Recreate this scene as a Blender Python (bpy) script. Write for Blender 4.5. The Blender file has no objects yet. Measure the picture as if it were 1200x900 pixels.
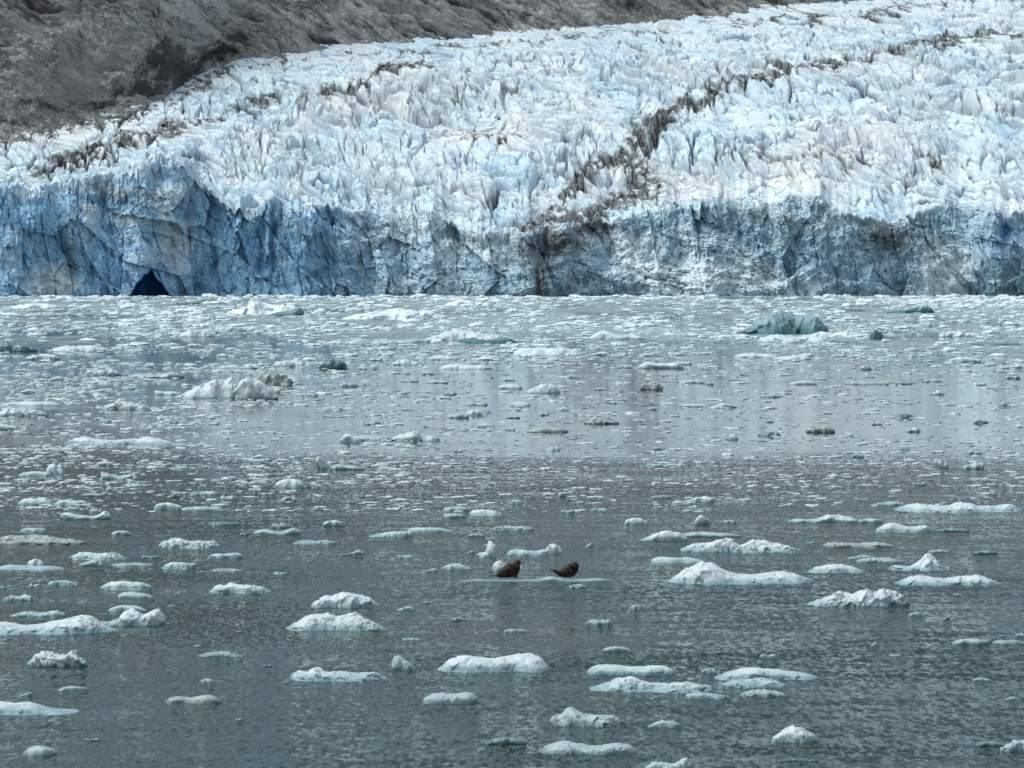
import bpy, bmesh, math, random
import numpy as np
from mathutils import Vector

# ---------------------------------------------------------------- camera model
# photo pixels (1200 x 900) -> world; camera 18 m above the water, 120 mm lens
F, H, YH = 4000.0, 18.0, 312.0
PITCH = math.atan((450.0 - YH) / F)
FW = np.array([0.0, math.cos(PITCH), -math.sin(PITCH)])
UP = np.array([0.0, math.sin(PITCH), math.cos(PITCH)])

def ray(px, py):
    d = FW + UP * ((450.0 - py) / F)
    return np.array([(px - 600.0) / F, d[1], d[2]])

def on_water(px, py):
    d = ray(px, py)
    t = -H / d[2]
    return d[0] * t, d[1] * t            # x, y on z = 0

scene = bpy.context.scene
COL = scene.collection
rng = np.random.default_rng(7)
random.seed(7)

# ---------------------------------------------------------------- numpy noise
def hsh(ix, iy, seed):
    h = (ix.astype(np.int64) * 374761393 + iy.astype(np.int64) * 668265263 + seed * 1442695041) & 0xFFFFFFFF
    h = ((h ^ (h >> 13)) * 1274126177) & 0xFFFFFFFF
    h = ((h ^ (h >> 16)) * 2246822519) & 0xFFFFFFFF
    h = h ^ (h >> 13)
    return ((h & 0xFFFFFF) / float(0x1000000)).astype(np.float32)

def perlin(x, y, seed=0):
    x = np.asarray(x, np.float64); y = np.asarray(y, np.float64)
    x, y = np.broadcast_arrays(x, y)
    ix = np.floor(x); iy = np.floor(y)
    fx = (x - ix).astype(np.float32); fy = (y - iy).astype(np.float32)
    u = fx * fx * fx * (fx * (fx * 6 - 15) + 10); v = fy * fy * fy * (fy * (fy * 6 - 15) + 10)
    def g(i, j):
        a = hsh(ix + i, iy + j, seed) * np.float32(2 * math.pi)
        return np.cos(a) * (fx - i) + np.sin(a) * (fy - j)
    a = g(0, 0); b = g(1, 0); c = g(0, 1); d = g(1, 1)
    return (a + (b - a) * u + (c - a) * v + (a - b - c + d) * u * v) * 1.5

def fbm(x, y, seed=0, octv=4, gain=0.5, lac=2.03):
    s = 0.0; a = 1.0; n = 0.0
    for o in range(octv):
        s = s + a * perlin(x, y, seed + o * 17); n += a
        x = x * lac + 3.7; y = y * lac - 1.3; a *= gain
    return s / n

def ridged(x, y, seed=0, octv=4, gain=0.55):
    s = 0.0; a = 1.0; n = 0.0
    for o in range(octv):
        s = s + a * (1 - np.abs(perlin(x, y, seed + o * 31)) * 1.6); n += a
        x = x * 2.05 + 1.7; y = y * 2.05 + 9.2; a *= gain
    return s / n

def voro(x, y, seed=0, jit=0.95):
    x, y = np.broadcast_arrays(np.asarray(x, np.float64), np.asarray(y, np.float64))
    ix = np.floor(x); iy = np.floor(y)
    f1 = np.full(x.shape, 9.0, np.float32); f2 = f1.copy()
    r = np.zeros(x.shape, np.float32); r2 = r.copy(); r3 = r.copy(); dx = r.copy(); dy = r.copy()
    for j in (-1, 0, 1):
        for i in (-1, 0, 1):
            cx = ix + i; cy = iy + j
            a = hsh(cx, cy, seed); b = hsh(cx, cy, seed + 101)
            ex = (x - (cx + 0.5 + jit * (a - 0.5))).astype(np.float32)
            ey = (y - (cy + 0.5 + jit * (b - 0.5))).astype(np.float32)
            d = np.sqrt(ex * ex + ey * ey)
            m = d < f1
            f2 = np.where(m, f1, np.minimum(f2, d)); f1 = np.where(m, d, f1)
            dx = np.where(m, ex, dx); dy = np.where(m, ey, dy)
            r = np.where(m, hsh(cx, cy, seed + 7), r)
            r2 = np.where(m, hsh(cx, cy, seed + 13), r2)
            r3 = np.where(m, hsh(cx, cy, seed + 23), r3)
    return f1, f2, r, r2, r3, dx, dy

def hsh3(ix, iy, iz, seed):
    return hsh(ix + iz * 57, iy - iz * 131, seed)

def perlin3(x, y, z, seed=0):
    ix, iy, iz = np.floor(x), np.floor(y), np.floor(z)
    fx, fy, fz = x - ix, y - iy, z - iz
    s = lambda t: t * t * t * (t * (t * 6 - 15) + 10)
    u, v, w = s(fx), s(fy), s(fz); tot = 0
    for k in (0, 1):
        for j in (0, 1):
            for i in (0, 1):
                a = hsh3(ix + i, iy + j, iz + k, seed) * 6.2832; b = hsh3(ix + i, iy + j, iz + k, seed + 5) * 2 - 1
                q = np.sqrt(1 - b * b)
                g = q * np.cos(a) * (fx - i) + q * np.sin(a) * (fy - j) + b * (fz - k)
                tot = tot + g * (u if i else 1 - u) * (v if j else 1 - v) * (w if k else 1 - w)
    return tot * 1.5

def fbm3(x, y, z, seed=0, octv=3, gain=.5):
    s = 0.0; a = 1.0; n = 0.0
    for o in range(octv):
        s = s + a * perlin3(x, y, z, seed + o * 19); n += a; a *= gain
        x = x * 2.05 + 1.3; y = y * 2.05 - 4.1; z = z * 2.05 + 7.7
    return s / n

def voro3(x, y, z, seed=0):
    ix, iy, iz = np.floor(x), np.floor(y), np.floor(z)
    f1 = np.full(x.shape, 9.0); r = np.zeros(x.shape); tl = np.zeros(x.shape)
    for k in (-1, 0, 1):
        for j in (-1, 0, 1):
            for i in (-1, 0, 1):
                cx, cy, cz = ix + i, iy + j, iz + k
                h1, h2_, h3 = (hsh3(cx, cy, cz, seed + q) for q in (1, 2, 3))
                ex, ey, ez = x - cx - h1, y - cy - h2_, z - cz - h3
                d = ex * ex + ey * ey + ez * ez; m = d < f1
                f1 = np.where(m, d, f1); r = np.where(m, hsh3(cx, cy, cz, seed + 4), r)
                tl = np.where(m, (h2_ - .5) * 2 * ex + (h3 - .5) * 2 * ey + (h1 - .5) * 2 * ez, tl)
    return f1, r, tl

def sstep(a, b, x):
    t = np.clip((x - a) / (b - a), 0, 1)
    return t * t * (3 - 2 * t)

# ---------------------------------------------------------------- helpers
def tag(o, label=None, cat=None, group=None, kind=None):
    if label: o['label'] = label
    if cat: o['category'] = cat
    if group: o['group'] = group
    if kind: o['kind'] = kind
    return o

def mesh_from(name, verts, faces, mat=None, smooth=True, attrs=None):
    me = bpy.data.meshes.new(name)
    verts = np.asarray(verts, np.float32); faces = np.asarray(faces, np.int32)
    k = faces.shape[1]
    me.vertices.add(len(verts)); me.vertices.foreach_set('co', verts.ravel())
    me.loops.add(faces.size); me.loops.foreach_set('vertex_index', faces.ravel())
    me.polygons.add(len(faces))
    me.polygons.foreach_set('loop_start', np.arange(0, faces.size, k, dtype=np.int32))
    me.polygons.foreach_set('use_smooth', np.full(len(faces), smooth, dtype=bool))
    me.update(calc_edges=True); me.validate()
    for an, av in (attrs or {}).items():
        at = me.attributes.new(an, 'FLOAT', 'POINT')
        at.data.foreach_set('value', np.asarray(av, np.float32).ravel())
    if mat: me.materials.append(mat)
    return me

def add(name, me, loc=(0, 0, 0), parent=None, rz=0.0):
    o = bpy.data.objects.new(name, me); COL.objects.link(o)
    o.location = loc; o.rotation_euler = (0, 0, rz)
    if parent: o.parent = parent
    return o

def gridfaces(nr, nc):
    i = np.arange(nr * nc, dtype=np.int32).reshape(nr, nc)
    return np.stack([i[:-1, :-1], i[:-1, 1:], i[1:, 1:], i[1:, :-1]], -1).reshape(-1, 4)

class NT:
    """tiny node-tree builder"""
    def __init__(self, name):
        self.m = bpy.data.materials.new(name); self.m.use_nodes = True
        self.t = self.m.node_tree; self.t.nodes.clear()
        self.out = self.t.nodes.new('ShaderNodeOutputMaterial')
    def n(self, typ, ins=None, **kw):
        nd = self.t.nodes.new(typ)
        for k, v in kw.items(): setattr(nd, k, v)
        for k, v in (ins or {}).items(): self.put(nd.inputs[k], v)
        return nd
    def put(self, sock, v):
        if isinstance(v, bpy.types.NodeSocket): self.t.links.new(v, sock)
        elif isinstance(v, tuple) and len(v) == 3 and sock.type == 'RGBA': sock.default_value = (*v, 1)
        else: sock.default_value = v
    def noise(self, vec, scale, detail=4, rough=0.55, dist=0.0):
        return self.n('ShaderNodeTexNoise', {'Vector': vec, 'Scale': scale, 'Detail': detail, 'Roughness': rough, 'Distortion': dist}).outputs['Fac']
    def math(self, op, a, b=0.0, c=None, clamp=False):
        nd = self.n('ShaderNodeMath', {0: a, 1: b}, operation=op, use_clamp=clamp)
        if c is not None: self.put(nd.inputs[2], c)
        return nd.outputs[0]
    def ramp(self, f, lo, hi, a=0.0, b=1.0):
        return self.n('ShaderNodeMapRange', {0: f, 1: lo, 2: hi, 3: a, 4: b}, interpolation_type='SMOOTHSTEP').outputs[0]
    def mix(self, f, a, b):
        nd = self.n('ShaderNodeMix', data_type='RGBA')
        self.put(nd.inputs[0], f); self.put(nd.inputs[6], a); self.put(nd.inputs[7], b)
        return nd.outputs[2]
    def attr(self, name):
        return self.n('ShaderNodeAttribute', attribute_name=name).outputs['Fac']
    def pos(self): return self.n('ShaderNodeNewGeometry').outputs['Position']
    def scalev(self, v, s):
        return self.n('ShaderNodeVectorMath', {0: v, 1: s}, operation='MULTIPLY').outputs[0]
    def bump(self, h, dist=1.0, strength=1.0, normal=None):
        nd = self.n('ShaderNodeBump', {'Height': h, 'Distance': dist, 'Strength': strength})
        if normal is not None: self.put(nd.inputs['Normal'], normal)
        return nd.outputs[0]
    def bsdf(self, **ins):
        b = self.n('ShaderNodeBsdfPrincipled', {k.replace('_', ' '): v for k, v in ins.items()})
        self.t.links.new(b.outputs[0], self.out.inputs[0]); return b

# ---------------------------------------------------------------- materials
def mat_glacier():
    t = NT('glacier_ice'); p = t.pos()
    blue = t.attr('blue'); dirt = t.attr('dirt'); deep = t.attr('deep'); warm = t.attr('warm')
    n1 = t.noise(p, 0.035, 5); n2 = t.noise(p, 0.35, 5, 0.65); n3 = t.noise(t.scalev(p, (1, 1, 0.18)), 0.6, 5, 0.65)
    white = t.mix(n1, (0.56, 0.62, 0.66), (0.71, 0.745, 0.765))
    white = t.mix(warm, white, (0.70, 0.69, 0.68))
    bl = t.mix(n2, (0.32, 0.51, 0.63), (0.50, 0.66, 0.74))
    fb = t.math('ADD', blue, t.math('MULTIPLY', t.math('SUBTRACT', n3, 0.5), 0.7), clamp=True)
    c = t.mix(fb, white, bl)
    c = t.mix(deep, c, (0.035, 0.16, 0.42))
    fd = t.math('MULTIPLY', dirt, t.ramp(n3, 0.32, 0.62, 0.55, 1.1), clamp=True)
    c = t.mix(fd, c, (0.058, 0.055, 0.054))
    t.bsdf(Base_Color=c, Roughness=0.6, Specular_IOR_Level=0.25,
           Normal=t.bump(t.noise(p, 0.9, 4, 0.6), 0.5, 0.5))
    return t.m

def mat_cliff():
    t = NT('cliff_ice'); p = t.pos()
    blue = t.attr('blue'); dirt = t.attr('dirt'); deep = t.attr('deep'); grey = t.attr('grey')
    n2 = t.noise(p, 0.16, 6, 0.7); n3 = t.noise(t.scalev(p, (1, 1, 0.22)), 0.35, 6, 0.68); n4 = t.noise(p, 1.2, 4, 0.7)
    bl = t.mix(t.ramp(n3, 0.3, 0.7), (0.17, 0.38, 0.58), (0.42, 0.62, 0.76))
    gr = t.mix(t.ramp(n3, 0.3, 0.7), (0.19, 0.32, 0.41), (0.42, 0.54, 0.61))
    b = t.mix(grey, bl, gr)
    white = t.mix(n4, (0.56, 0.65, 0.70), (0.80, 0.84, 0.86))
    fb = t.math('ADD', blue, t.math('MULTIPLY', t.math('SUBTRACT', n2, 0.5), 1.7), clamp=True)
    c = t.mix(fb, white, b)
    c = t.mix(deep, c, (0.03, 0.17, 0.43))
    fd = t.math('MULTIPLY', dirt, t.ramp(n4, 0.30, 0.58, 0.35, 1.0), clamp=True)
    c = t.mix(fd, c, (0.075, 0.072, 0.068))
    t.bsdf(Base_Color=c, Roughness=0.55, Specular_IOR_Level=0.3,
           Normal=t.bump(t.noise(p, 0.7, 7, 0.72), 0.8, 0.6))
    return t.m

def mat_rock():
    t = NT('bare_rock'); p = t.pos()
    dark = t.attr('dark'); scree = t.attr('scree'); cr = t.attr('crack')
    n1 = t.noise(p, 0.02, 5); n2 = t.noise(p, 0.25, 6, 0.7); n3 = t.noise(p, 1.3, 4, 0.7)
    c = t.mix(t.ramp(n2, 0.3, 0.7), (0.46, 0.445, 0.435), (0.66, 0.64, 0.625))
    c = t.mix(t.math('MULTIPLY', t.ramp(n1, 0.4, 0.65), 0.25), c, (0.31, 0.29, 0.27))
    c = t.mix(t.math('MULTIPLY', cr, 0.8), c, (0.035, 0.034, 0.034))
    sx = t.n('ShaderNodeSeparateXYZ', {0: p})
    q = t.math('ADD', t.math('MULTIPLY', sx.outputs[0], 0.50), t.math('MULTIPLY', sx.outputs[2], 0.86))
    w = t.math('SUBTRACT', t.math('MULTIPLY', sx.outputs[0], 0.86), t.math('MULTIPLY', sx.outputs[2], 0.50))
    warp = t.math('MULTIPLY', t.math('SUBTRACT', t.noise(p, 0.03, 3), 0.5), 14.0)
    v1 = t.n('ShaderNodeCombineXYZ', {0: t.math('MULTIPLY', t.math('ADD', q, warp), 0.12), 1: t.math('MULTIPLY', w, 0.022), 2: 0.0}).outputs[0]
    s1 = t.noise(v1, 1.0, 6, 0.72)
    s2 = t.noise(t.n('ShaderNodeVectorMath', {0: v1, 1: (0.33, 0.5, 1)}, operation='MULTIPLY').outputs[0], 1.0, 3, 0.6)
    line = t.ramp(t.math('ABSOLUTE', t.math('SUBTRACT', s1, 0.46)), 0.0, 0.035, 0.9, 0.0)
    c = t.mix(t.ramp(s1, 0.40, 0.60, 0.25, 0.0), c, (0.14, 0.13, 0.125))
    c = t.mix(t.math('MULTIPLY', line, t.ramp(s2, 0.35, 0.6, 1.0, 0.25)), c, (0.03, 0.03, 0.03))
    c = t.mix(t.ramp(s1, 0.50, 0.66, 0.0, 0.75), c, (0.66, 0.64, 0.62))
    sc = t.mix(t.ramp(n3, 0.35, 0.7), (0.20, 0.19, 0.183), (0.40, 0.38, 0.37))
    c = t.mix(scree, c, sc)
    c = t.mix(dark, c, (0.035, 0.034, 0.036))
    t.bsdf(Base_Color=c, Roughness=0.8, Specular_IOR_Level=0.2,
           Normal=t.bump(t.math('ADD', t.math('MULTIPLY', t.noise(p, 0.35, 5, 0.65), 0.5), t.math('MULTIPLY', s1, 2.2)), 4.0, 1.0))
    return t.m

def mat_floe(name, top_a, top_b, foot, rough, foot_h, bump, trans=0.0):
    t = NT(name); p = t.pos()
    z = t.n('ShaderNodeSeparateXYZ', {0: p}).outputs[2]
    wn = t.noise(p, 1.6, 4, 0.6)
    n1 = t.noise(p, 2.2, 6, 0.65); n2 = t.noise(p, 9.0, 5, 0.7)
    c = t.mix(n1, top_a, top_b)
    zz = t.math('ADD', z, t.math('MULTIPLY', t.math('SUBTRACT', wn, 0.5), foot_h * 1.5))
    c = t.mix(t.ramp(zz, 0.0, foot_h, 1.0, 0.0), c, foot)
    h = t.math('ADD', t.math('MULTIPLY', n1, 1.0), t.math('MULTIPLY', n2, 0.45))
    ins = dict(Base_Color=c, Roughness=rough, Specular_IOR_Level=0.4, Normal=t.bump(h, bump, 1.0))
    b = t.bsdf(**ins)
    if trans:
        b.inputs['Subsurface Weight'].default_value = trans
        b.inputs['Subsurface Radius'].default_value = (0.35, 0.6, 0.7)
        b.inputs['Subsurface Scale'].default_value = 0.25
    return t.m

def mat_water():
    t = NT('fjord_water'); p = t.pos()
    # wind patches: broad streaks lying across the view
    pt = t.noise(t.scalev(p, (0.016, 0.050, 1)), 1.0, 4, 0.6)
    s = t.n('ShaderNodeSeparateXYZ', {0: p})
    near = t.ramp(s.outputs[1], 130.0, 350.0, 1.0, 0.0)
    side = t.ramp(s.outputs[0], -22.0, 12.0, 0.6, 1.0)
    amp = t.math('MULTIPLY', t.ramp(pt, 0.36, 0.64, 0.45, 1.3), t.math('ADD', t.math('MULTIPLY', t.math('MULTIPLY', near, side), 2.3), 0.062))
    def slopes(sx, sy, det, off):
        v = t.n('ShaderNodeVectorMath', {0: t.scalev(p, (sx, sy, 1)), 1: (off, off, off)}, operation='ADD').outputs[0]
        c = t.n('ShaderNodeTexNoise', {'Vector': v, 'Scale': 1.0, 'Detail': det, 'Roughness': 0.6}).outputs['Color']
        return t.n('ShaderNodeVectorMath', {0: c, 1: (0.5, 0.465, 0.5)}, operation='SUBTRACT').outputs[0]
    a = t.n('ShaderNodeVectorMath', {0: t.scalev(slopes(4.2, 1.35, 3, 0.0), (0.8, 1.15, 0)), 1: t.scalev(slopes(0.14, 0.5, 3, 17.0), (0.10, 0.55, 0))}, operation='ADD').outputs[0]
    cmb = t.n('ShaderNodeCombineXYZ', {0: amp, 1: amp, 2: 0.0}).outputs[0]
    sl = t.n('ShaderNodeVectorMath', {0: a, 1: cmb}, operation='MULTIPLY').outputs[0]
    nrm = t.n('ShaderNodeVectorMath', {0: (0, 0, 1), 1: sl}, operation='SUBTRACT').outputs[0]
    nrm = t.n('ShaderNodeVectorMath', {0: nrm}, operation='NORMALIZE').outputs[0]
    # thin slush skin between the far floes
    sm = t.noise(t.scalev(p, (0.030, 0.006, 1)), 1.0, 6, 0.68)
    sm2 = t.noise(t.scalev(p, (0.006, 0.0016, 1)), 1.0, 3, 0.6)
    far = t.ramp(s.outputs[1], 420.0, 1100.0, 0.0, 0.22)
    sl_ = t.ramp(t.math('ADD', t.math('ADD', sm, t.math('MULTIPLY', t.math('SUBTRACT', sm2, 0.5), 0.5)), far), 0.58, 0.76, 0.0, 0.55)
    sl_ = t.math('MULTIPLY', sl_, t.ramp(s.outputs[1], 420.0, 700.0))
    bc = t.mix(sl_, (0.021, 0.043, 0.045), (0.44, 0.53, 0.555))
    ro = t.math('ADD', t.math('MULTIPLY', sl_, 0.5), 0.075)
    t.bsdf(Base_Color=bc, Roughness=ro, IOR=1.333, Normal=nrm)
    return t.m
# ---------------------------------------------------------------- glacier
def interp_pts(x, pts):
    a = np.array(pts, float); return np.interp(x, a[:, 0], a[:, 1])

CREST = [(-330,225),(-50,226),(0,222),(50,222),(90,215),(130,203),(170,190),(205,182),(228,196),(250,222),(272,240),(300,241),(330,234),
         (370,238),(400,246),(440,256),(480,257),(520,262),(560,268),(600,274),(640,268),(680,261),(720,262),(760,256),(800,247),(850,243),
         (900,240),(930,230),(960,233),(1000,256),(1040,260),(1080,250),(1110,243),(1150,241),(1180,250),(1200,246),(1250,240),(1560,235)]
MARGIN = [(-900,215),(-330,190),(-60,160),(0,150),(50,143),(90,134),(150,122),(200,104),(225,86),(270,62),(360,52),(450,46),(570,35),(700,27),(760,22),
          (860,12),(990,3),(1060,-6),(1200,-22),(1560,-50),(1800,-60)]
S0, ZB, YB = 0.25, 58.0, 2075.0

def polyd(px, py, pts):
    d = np.full(px.shape, 1e9, np.float32)
    for (x0, y0), (x1, y1) in zip(pts[:-1], pts[1:]):
        vx, vy = x1 - x0, y1 - y0; L = vx * vx + vy * vy
        t = np.clip(((px - x0) * vx + (py - y0) * vy) / L, 0, 1)
        d = np.minimum(d, np.hypot(px - x0 - t * vx, (py - y0 - t * vy) * 1.5))
    return d

def blobs(px, py, lst):
    s = np.zeros(px.shape, np.float32)
    for (cx, cy, rx, ry, a) in lst:
        s = np.maximum(s, a * np.exp(-(((px - cx) / rx) ** 2 + ((py - cy) / ry) ** 2)))
    return s

cols = np.concatenate([np.arange(-890, -330, 12.0), np.arange(-330, -30, 6.0), np.arange(-30, 1230, 1.0), np.arange(1230, 1561, 6.0), np.arange(1572, 2700, 12.0)])
A = (cols - 600.0) / F
yf = YB + 30 * perlin(cols / 170.0, cols * 0 + 3.3, 5) + 9 * perlin(cols / 37.0, cols * 0 + 8.1, 6)
hc = (347 - interp_pts(cols, CREST)) * 0.5145
hc = hc + 3.0 * perlin(cols / 22.0, cols * 0, 9) + 2.0 * perlin(cols / 8.0, cols * 0, 10)
LEAN = 15 + 42 * np.exp(-((cols - 815) / 85.0) ** 2) + 22 * np.exp(-((cols - 500) / 70.0) ** 2) + 26 * np.exp(-((cols - 1110) / 30.0) ** 2) + 14 * np.exp(-((cols - 85) / 45.0) ** 2)

# --- cliff -------------------------------------------------------
NTt = 250
tt = np.linspace(-0.04, 1.0, NTt)[:, None]
PX = np.broadcast_to(cols[None, :], (NTt, len(cols)))
XM = PX * 0.515                                        # metres along the front
ZM = tt * hc[None, :]
PYc = 347 - ZM / 0.5145
FANS = [(60,332,30,22,1.0),(100,270,16,40,.75),(215,290,22,45,.8),(195,240,30,22,.8),(120,225,50,12,.7),(435,300,30,40,.6),(520,330,60,18,.6),
        (780,322,60,26,1.1),(860,325,60,22,1.1),(830,290,100,22,.8),(750,285,35,30,.7),(930,300,40,30,.45),(1110,312,24,26,.9),(1010,262,45,10,.8),
        (1140,330,25,14,.6),(700,335,25,12,.6),(330,300,18,30,.35),(480,300,40,14,.35),(960,335,40,12,.5),(620,345,400,3,.35),(455,272,50,12,.8),(560,292,50,12,.6),(945,262,60,11,.8),(690,292,40,12,.5),(150,262,18,40,.4),(15,300,14,30,.4),(1060,330,30,16,.5),(795,331,46,15,1.5),(868,323,58,13,1.5),(738,300,20,18,1.0),(1106,314,25,28,1.4),(860,300,40,7,.8),(800,270,50,5,.7)]
fan = np.clip(blobs(PX, PYc, FANS) * (0.75 + 0.9 * fbm(XM / 16, ZM / 14, 77)), 0, 1)
wx = XM + 7 * perlin(XM / 40, ZM / 40, 31) + 2.0 * perlin(XM / 9, ZM / 9, 32)
wz = ZM + 8 * perlin(XM / 38, ZM / 38, 33)
wx2 = XM + 5 * perlin(XM / 45, ZM / 60, 31) + .8 * perlin(XM / 6, ZM / 8, 32)
sh = wx2 + 0.22 * ZM * (1 + .8 * perlin(XM / 90, XM * 0, 34))      # flutes lean a little
D = np.zeros_like(XM); nf = (1 - .8 * fan) * (1 - .4 * sstep(400, 560, PX))
crk = np.zeros_like(XM); crk2 = crk
f1, f2, r1, r2, r3, dx, dy = voro(sh / 19, ZM / 55, 40)
D += nf * (9 * (r1 - .5) + (r2 - .5) * 17 * dx + (r3 - .5) * 7 * dy)
f1, f2, r1, r2, r3, dx, dy = voro(sh / 7, wz / 19, 42)
D += nf * (4.6 * (r1 - .5) + (r2 - .5) * 8.5 * dx + (r3 - .5) * 7 * dy)
crk2 = 1 - sstep(0.0, 0.10, f2 - f1)
f1, f2, r1, r2, r3, dx, dy = voro(sh / 2.9, ZM / 6, 43)
D += 2.0 * (r1 - .5) + (r2 - .5) * 3.4 * dx + (r3 - .5) * 3.0 * dy
f1, f2, r1, r2, r3, dx, dy = voro(XM / 1.4, ZM / 1.8, 44)
D += (.7 + .8 * fan) * (r1 - .5) + 1.0 * (r2 - .5) * dx + 1.0 * (r3 - .5) * dy
f1, f2, r1, r2, r3, dx, dy = voro(wx / 6, wz / 4, 49)
D += fan * (3.0 * (r1 - .5) + 3.5 * (r2 - .5) * dx + 5 * (r3 - .5) * dy)
D += (2.0 + 5 * fan + 2.5 * sstep(400, 560, PX)) * fbm(wx / 14, wz / 10, 46, 5, .6) + 9 * fbm(XM / 42, ZM / 34, 36, 3)
bowl = blobs(PX, PYc, [(820, 305, 105, 45, 1.0), (500, 310, 60, 30, .5)])
rad = np.hypot((PX - 870) / 1.7, PYc - 190); ang = np.arctan2(PYc - 190, (PX - 870) / 1.7)
strata = fbm(rad / 13 + 1.6 * perlin(XM / 26, ZM / 22, 37), ang * 6.0, 38, 5, .62)
D += bowl * 9 * strata
f1, f2, r1, r2, r3, dx, dy = voro((wx2 + .75 * ZM) / 34, (ZM - .2 * wx2) / 46, 39)
D += (1 - .6 * bowl) * (1 - blobs(PX, PYc, [(177, 330, 34, 34, 1.0)])) * (9 * (r1 - .5) + (r2 - .5) * 30 * dx + (r3 - .5) * 18 * dy)
slab = r2
fan = np.clip(fan + bowl * (.9 * strata + .05), 0, 1)
# the arched cave at the foot and a few slots
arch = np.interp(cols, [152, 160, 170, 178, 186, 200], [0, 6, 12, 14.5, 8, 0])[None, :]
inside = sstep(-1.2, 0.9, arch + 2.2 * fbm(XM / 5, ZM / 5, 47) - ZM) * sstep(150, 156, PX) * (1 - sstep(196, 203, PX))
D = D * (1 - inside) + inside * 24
for (sx, sz, wd, ht, dep) in [(631, 8, 3, 16, 7), (641, 27, 4, 10, 6), (1091, 38, 2.5, 9, 5), (1175, 35, 7, 9, 6), (222, 46, 5, 14, 8), (120, 60, 5, 6, 6),
                              (600, 42, 5, 5, 9), (640, 45, 6, 5, 9), (252, 24, 3, 20, 6), (306, 33, 5, 22, 8), (320, 30, 3, 24, 7), (203, 28, 4, 10, 6)]:
    D += dep * np.exp(-(np.abs(PX - sx + 4 * perlin(ZM / 9, XM / 9, 48)) / wd) ** 2 - (np.abs(ZM - sz) / ht) ** 2.5)
fade = 1 - 0.5 * sstep(0.9, 1.0, tt)
D = D * fade
YC = yf[None, :] + LEAN[None, :] * np.clip(tt, 0, 1) ** 1.25 + D
Dtop = np.clip(D[-1], -7, 7); D[-1] = Dtop
YC[-1] = yf + LEAN + Dtop
Ybase = yf + LEAN

# --- surface -----------------------------------------------------
off = [0.0]
while off[-1] < 1330:
    off.append(off[-1] + 0.60 + 0.50 * off[-1] / 1200)
off = np.array(off + list(np.linspace(1350, 3600, 90)))[:, None]
Y = Ybase[None, :] + off + Dtop[None, :] * np.exp(-off / 14)
X = A[None, :] * Y
PXs = np.broadcast_to(cols[None, :], Y.shape)
ys = Y - yf[None, :]
Zr = ZB + S0 * (Y - YB)
mgd = sstep(5, 80, 312 - F * (Zr - 18) / Y - interp_pts(cols, MARGIN)[None, :])
Zr = Zr + mgd * (9 * perlin(X / 150, Y / 120, 51) * sstep(20, 160, ys) + 4.5 * perlin(X / 60, Y / 55, 52) * sstep(10, 90, ys))
bl = sstep(10, 190, ys)
Z = hc[None, :] + ys * 0.10 + (Zr - hc[None, :] - ys * 0.10) * bl
PYs = 312 - F * (Z - 18) / Y                            # where the bare slope shows in the photo
calm = np.clip(blobs(PXs, PYs, [(275,215,45,22,.9),(900,222,120,18,1.0),(860,150,70,20,.8),(1050,150,50,14,.7),(700,110,60,14,.5),(1000,120,90,12,.4),(1130,200,60,20,.35)]), 0, 1)
rough = .92 * (1 - 0.72 * calm) * np.clip(.85 + .9 * fbm(X / 90, Y / 110, 53, 3), .4, 1.3) * (0.25 + 0.75 * sstep(10, 55, PYs - interp_pts(cols, MARGIN)[None, :]))
wx = X + 9 * perlin(X / 34, Y / 60, 61) + 2.2 * perlin(X / 8, Y / 18, 62) + .35 * (Y - 2100) 
wy = Y + 8 * perlin(X / 36, Y / 40, 63) + 1.5 * perlin(X / 8, Y / 8, 64)
S = np.zeros_like(Z)
f1, f2, r1, r2, r3, dx, dy = voro(wx / 24, wy / 75, 65)
S += 8 * (r1 - .5) + (r2 - .5) * 11 * dx + (r3 - .45) * 12 * dy
eA = 1 - sstep(0, .045, f2 - f1)
bigr = r2
cA = 1 - sstep(0.0, 0.13, f2 - f1); S -= 4 * cA
f1, f2, r1, r2, r3, dx, dy = voro(wx / 9.5, wy / 30, 66)
S += 6.2 * (r1 - .5) + (r2 - .5) * 10 * dx + (r3 - .45) * 9 * dy
eB = 1 - sstep(0, .07, f2 - f1)
cB = 1 - sstep(0.0, 0.16, f2 - f1); S -= 2.4 * cB
facet = r1
f1, f2, r1, r2, r3, dx, dy = voro(wx / 4.2, wy / 12, 67)
S += 3.8 * (r1 - .5) + (r2 - .5) * 6.5 * dx + (r3 - .5) * 5 * dy
eC = 1 - sstep(0, .09, f2 - f1)
cC = 1 - sstep(0.0, 0.2, f2 - f1); S -= .5 * cC
f1, f2, r1, r2, r3, dx, dy = voro(wx / 1.9, wy / 5, 68)
S += 1.0 * (r1 - .5) + (r2 - .5) * 2.0 * dx + (r3 - .5) * 2.4 * dy
S += 1.6 * np.abs(fbm(X / 6, Y / 18, 69, 4))
S -= 4 * eA + 2.5 * eB + .8 * eC
Zs = Z + S * rough * (0.55 + 0.45 * sstep(0, 25, off))
ztop = Zs[0]

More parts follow.
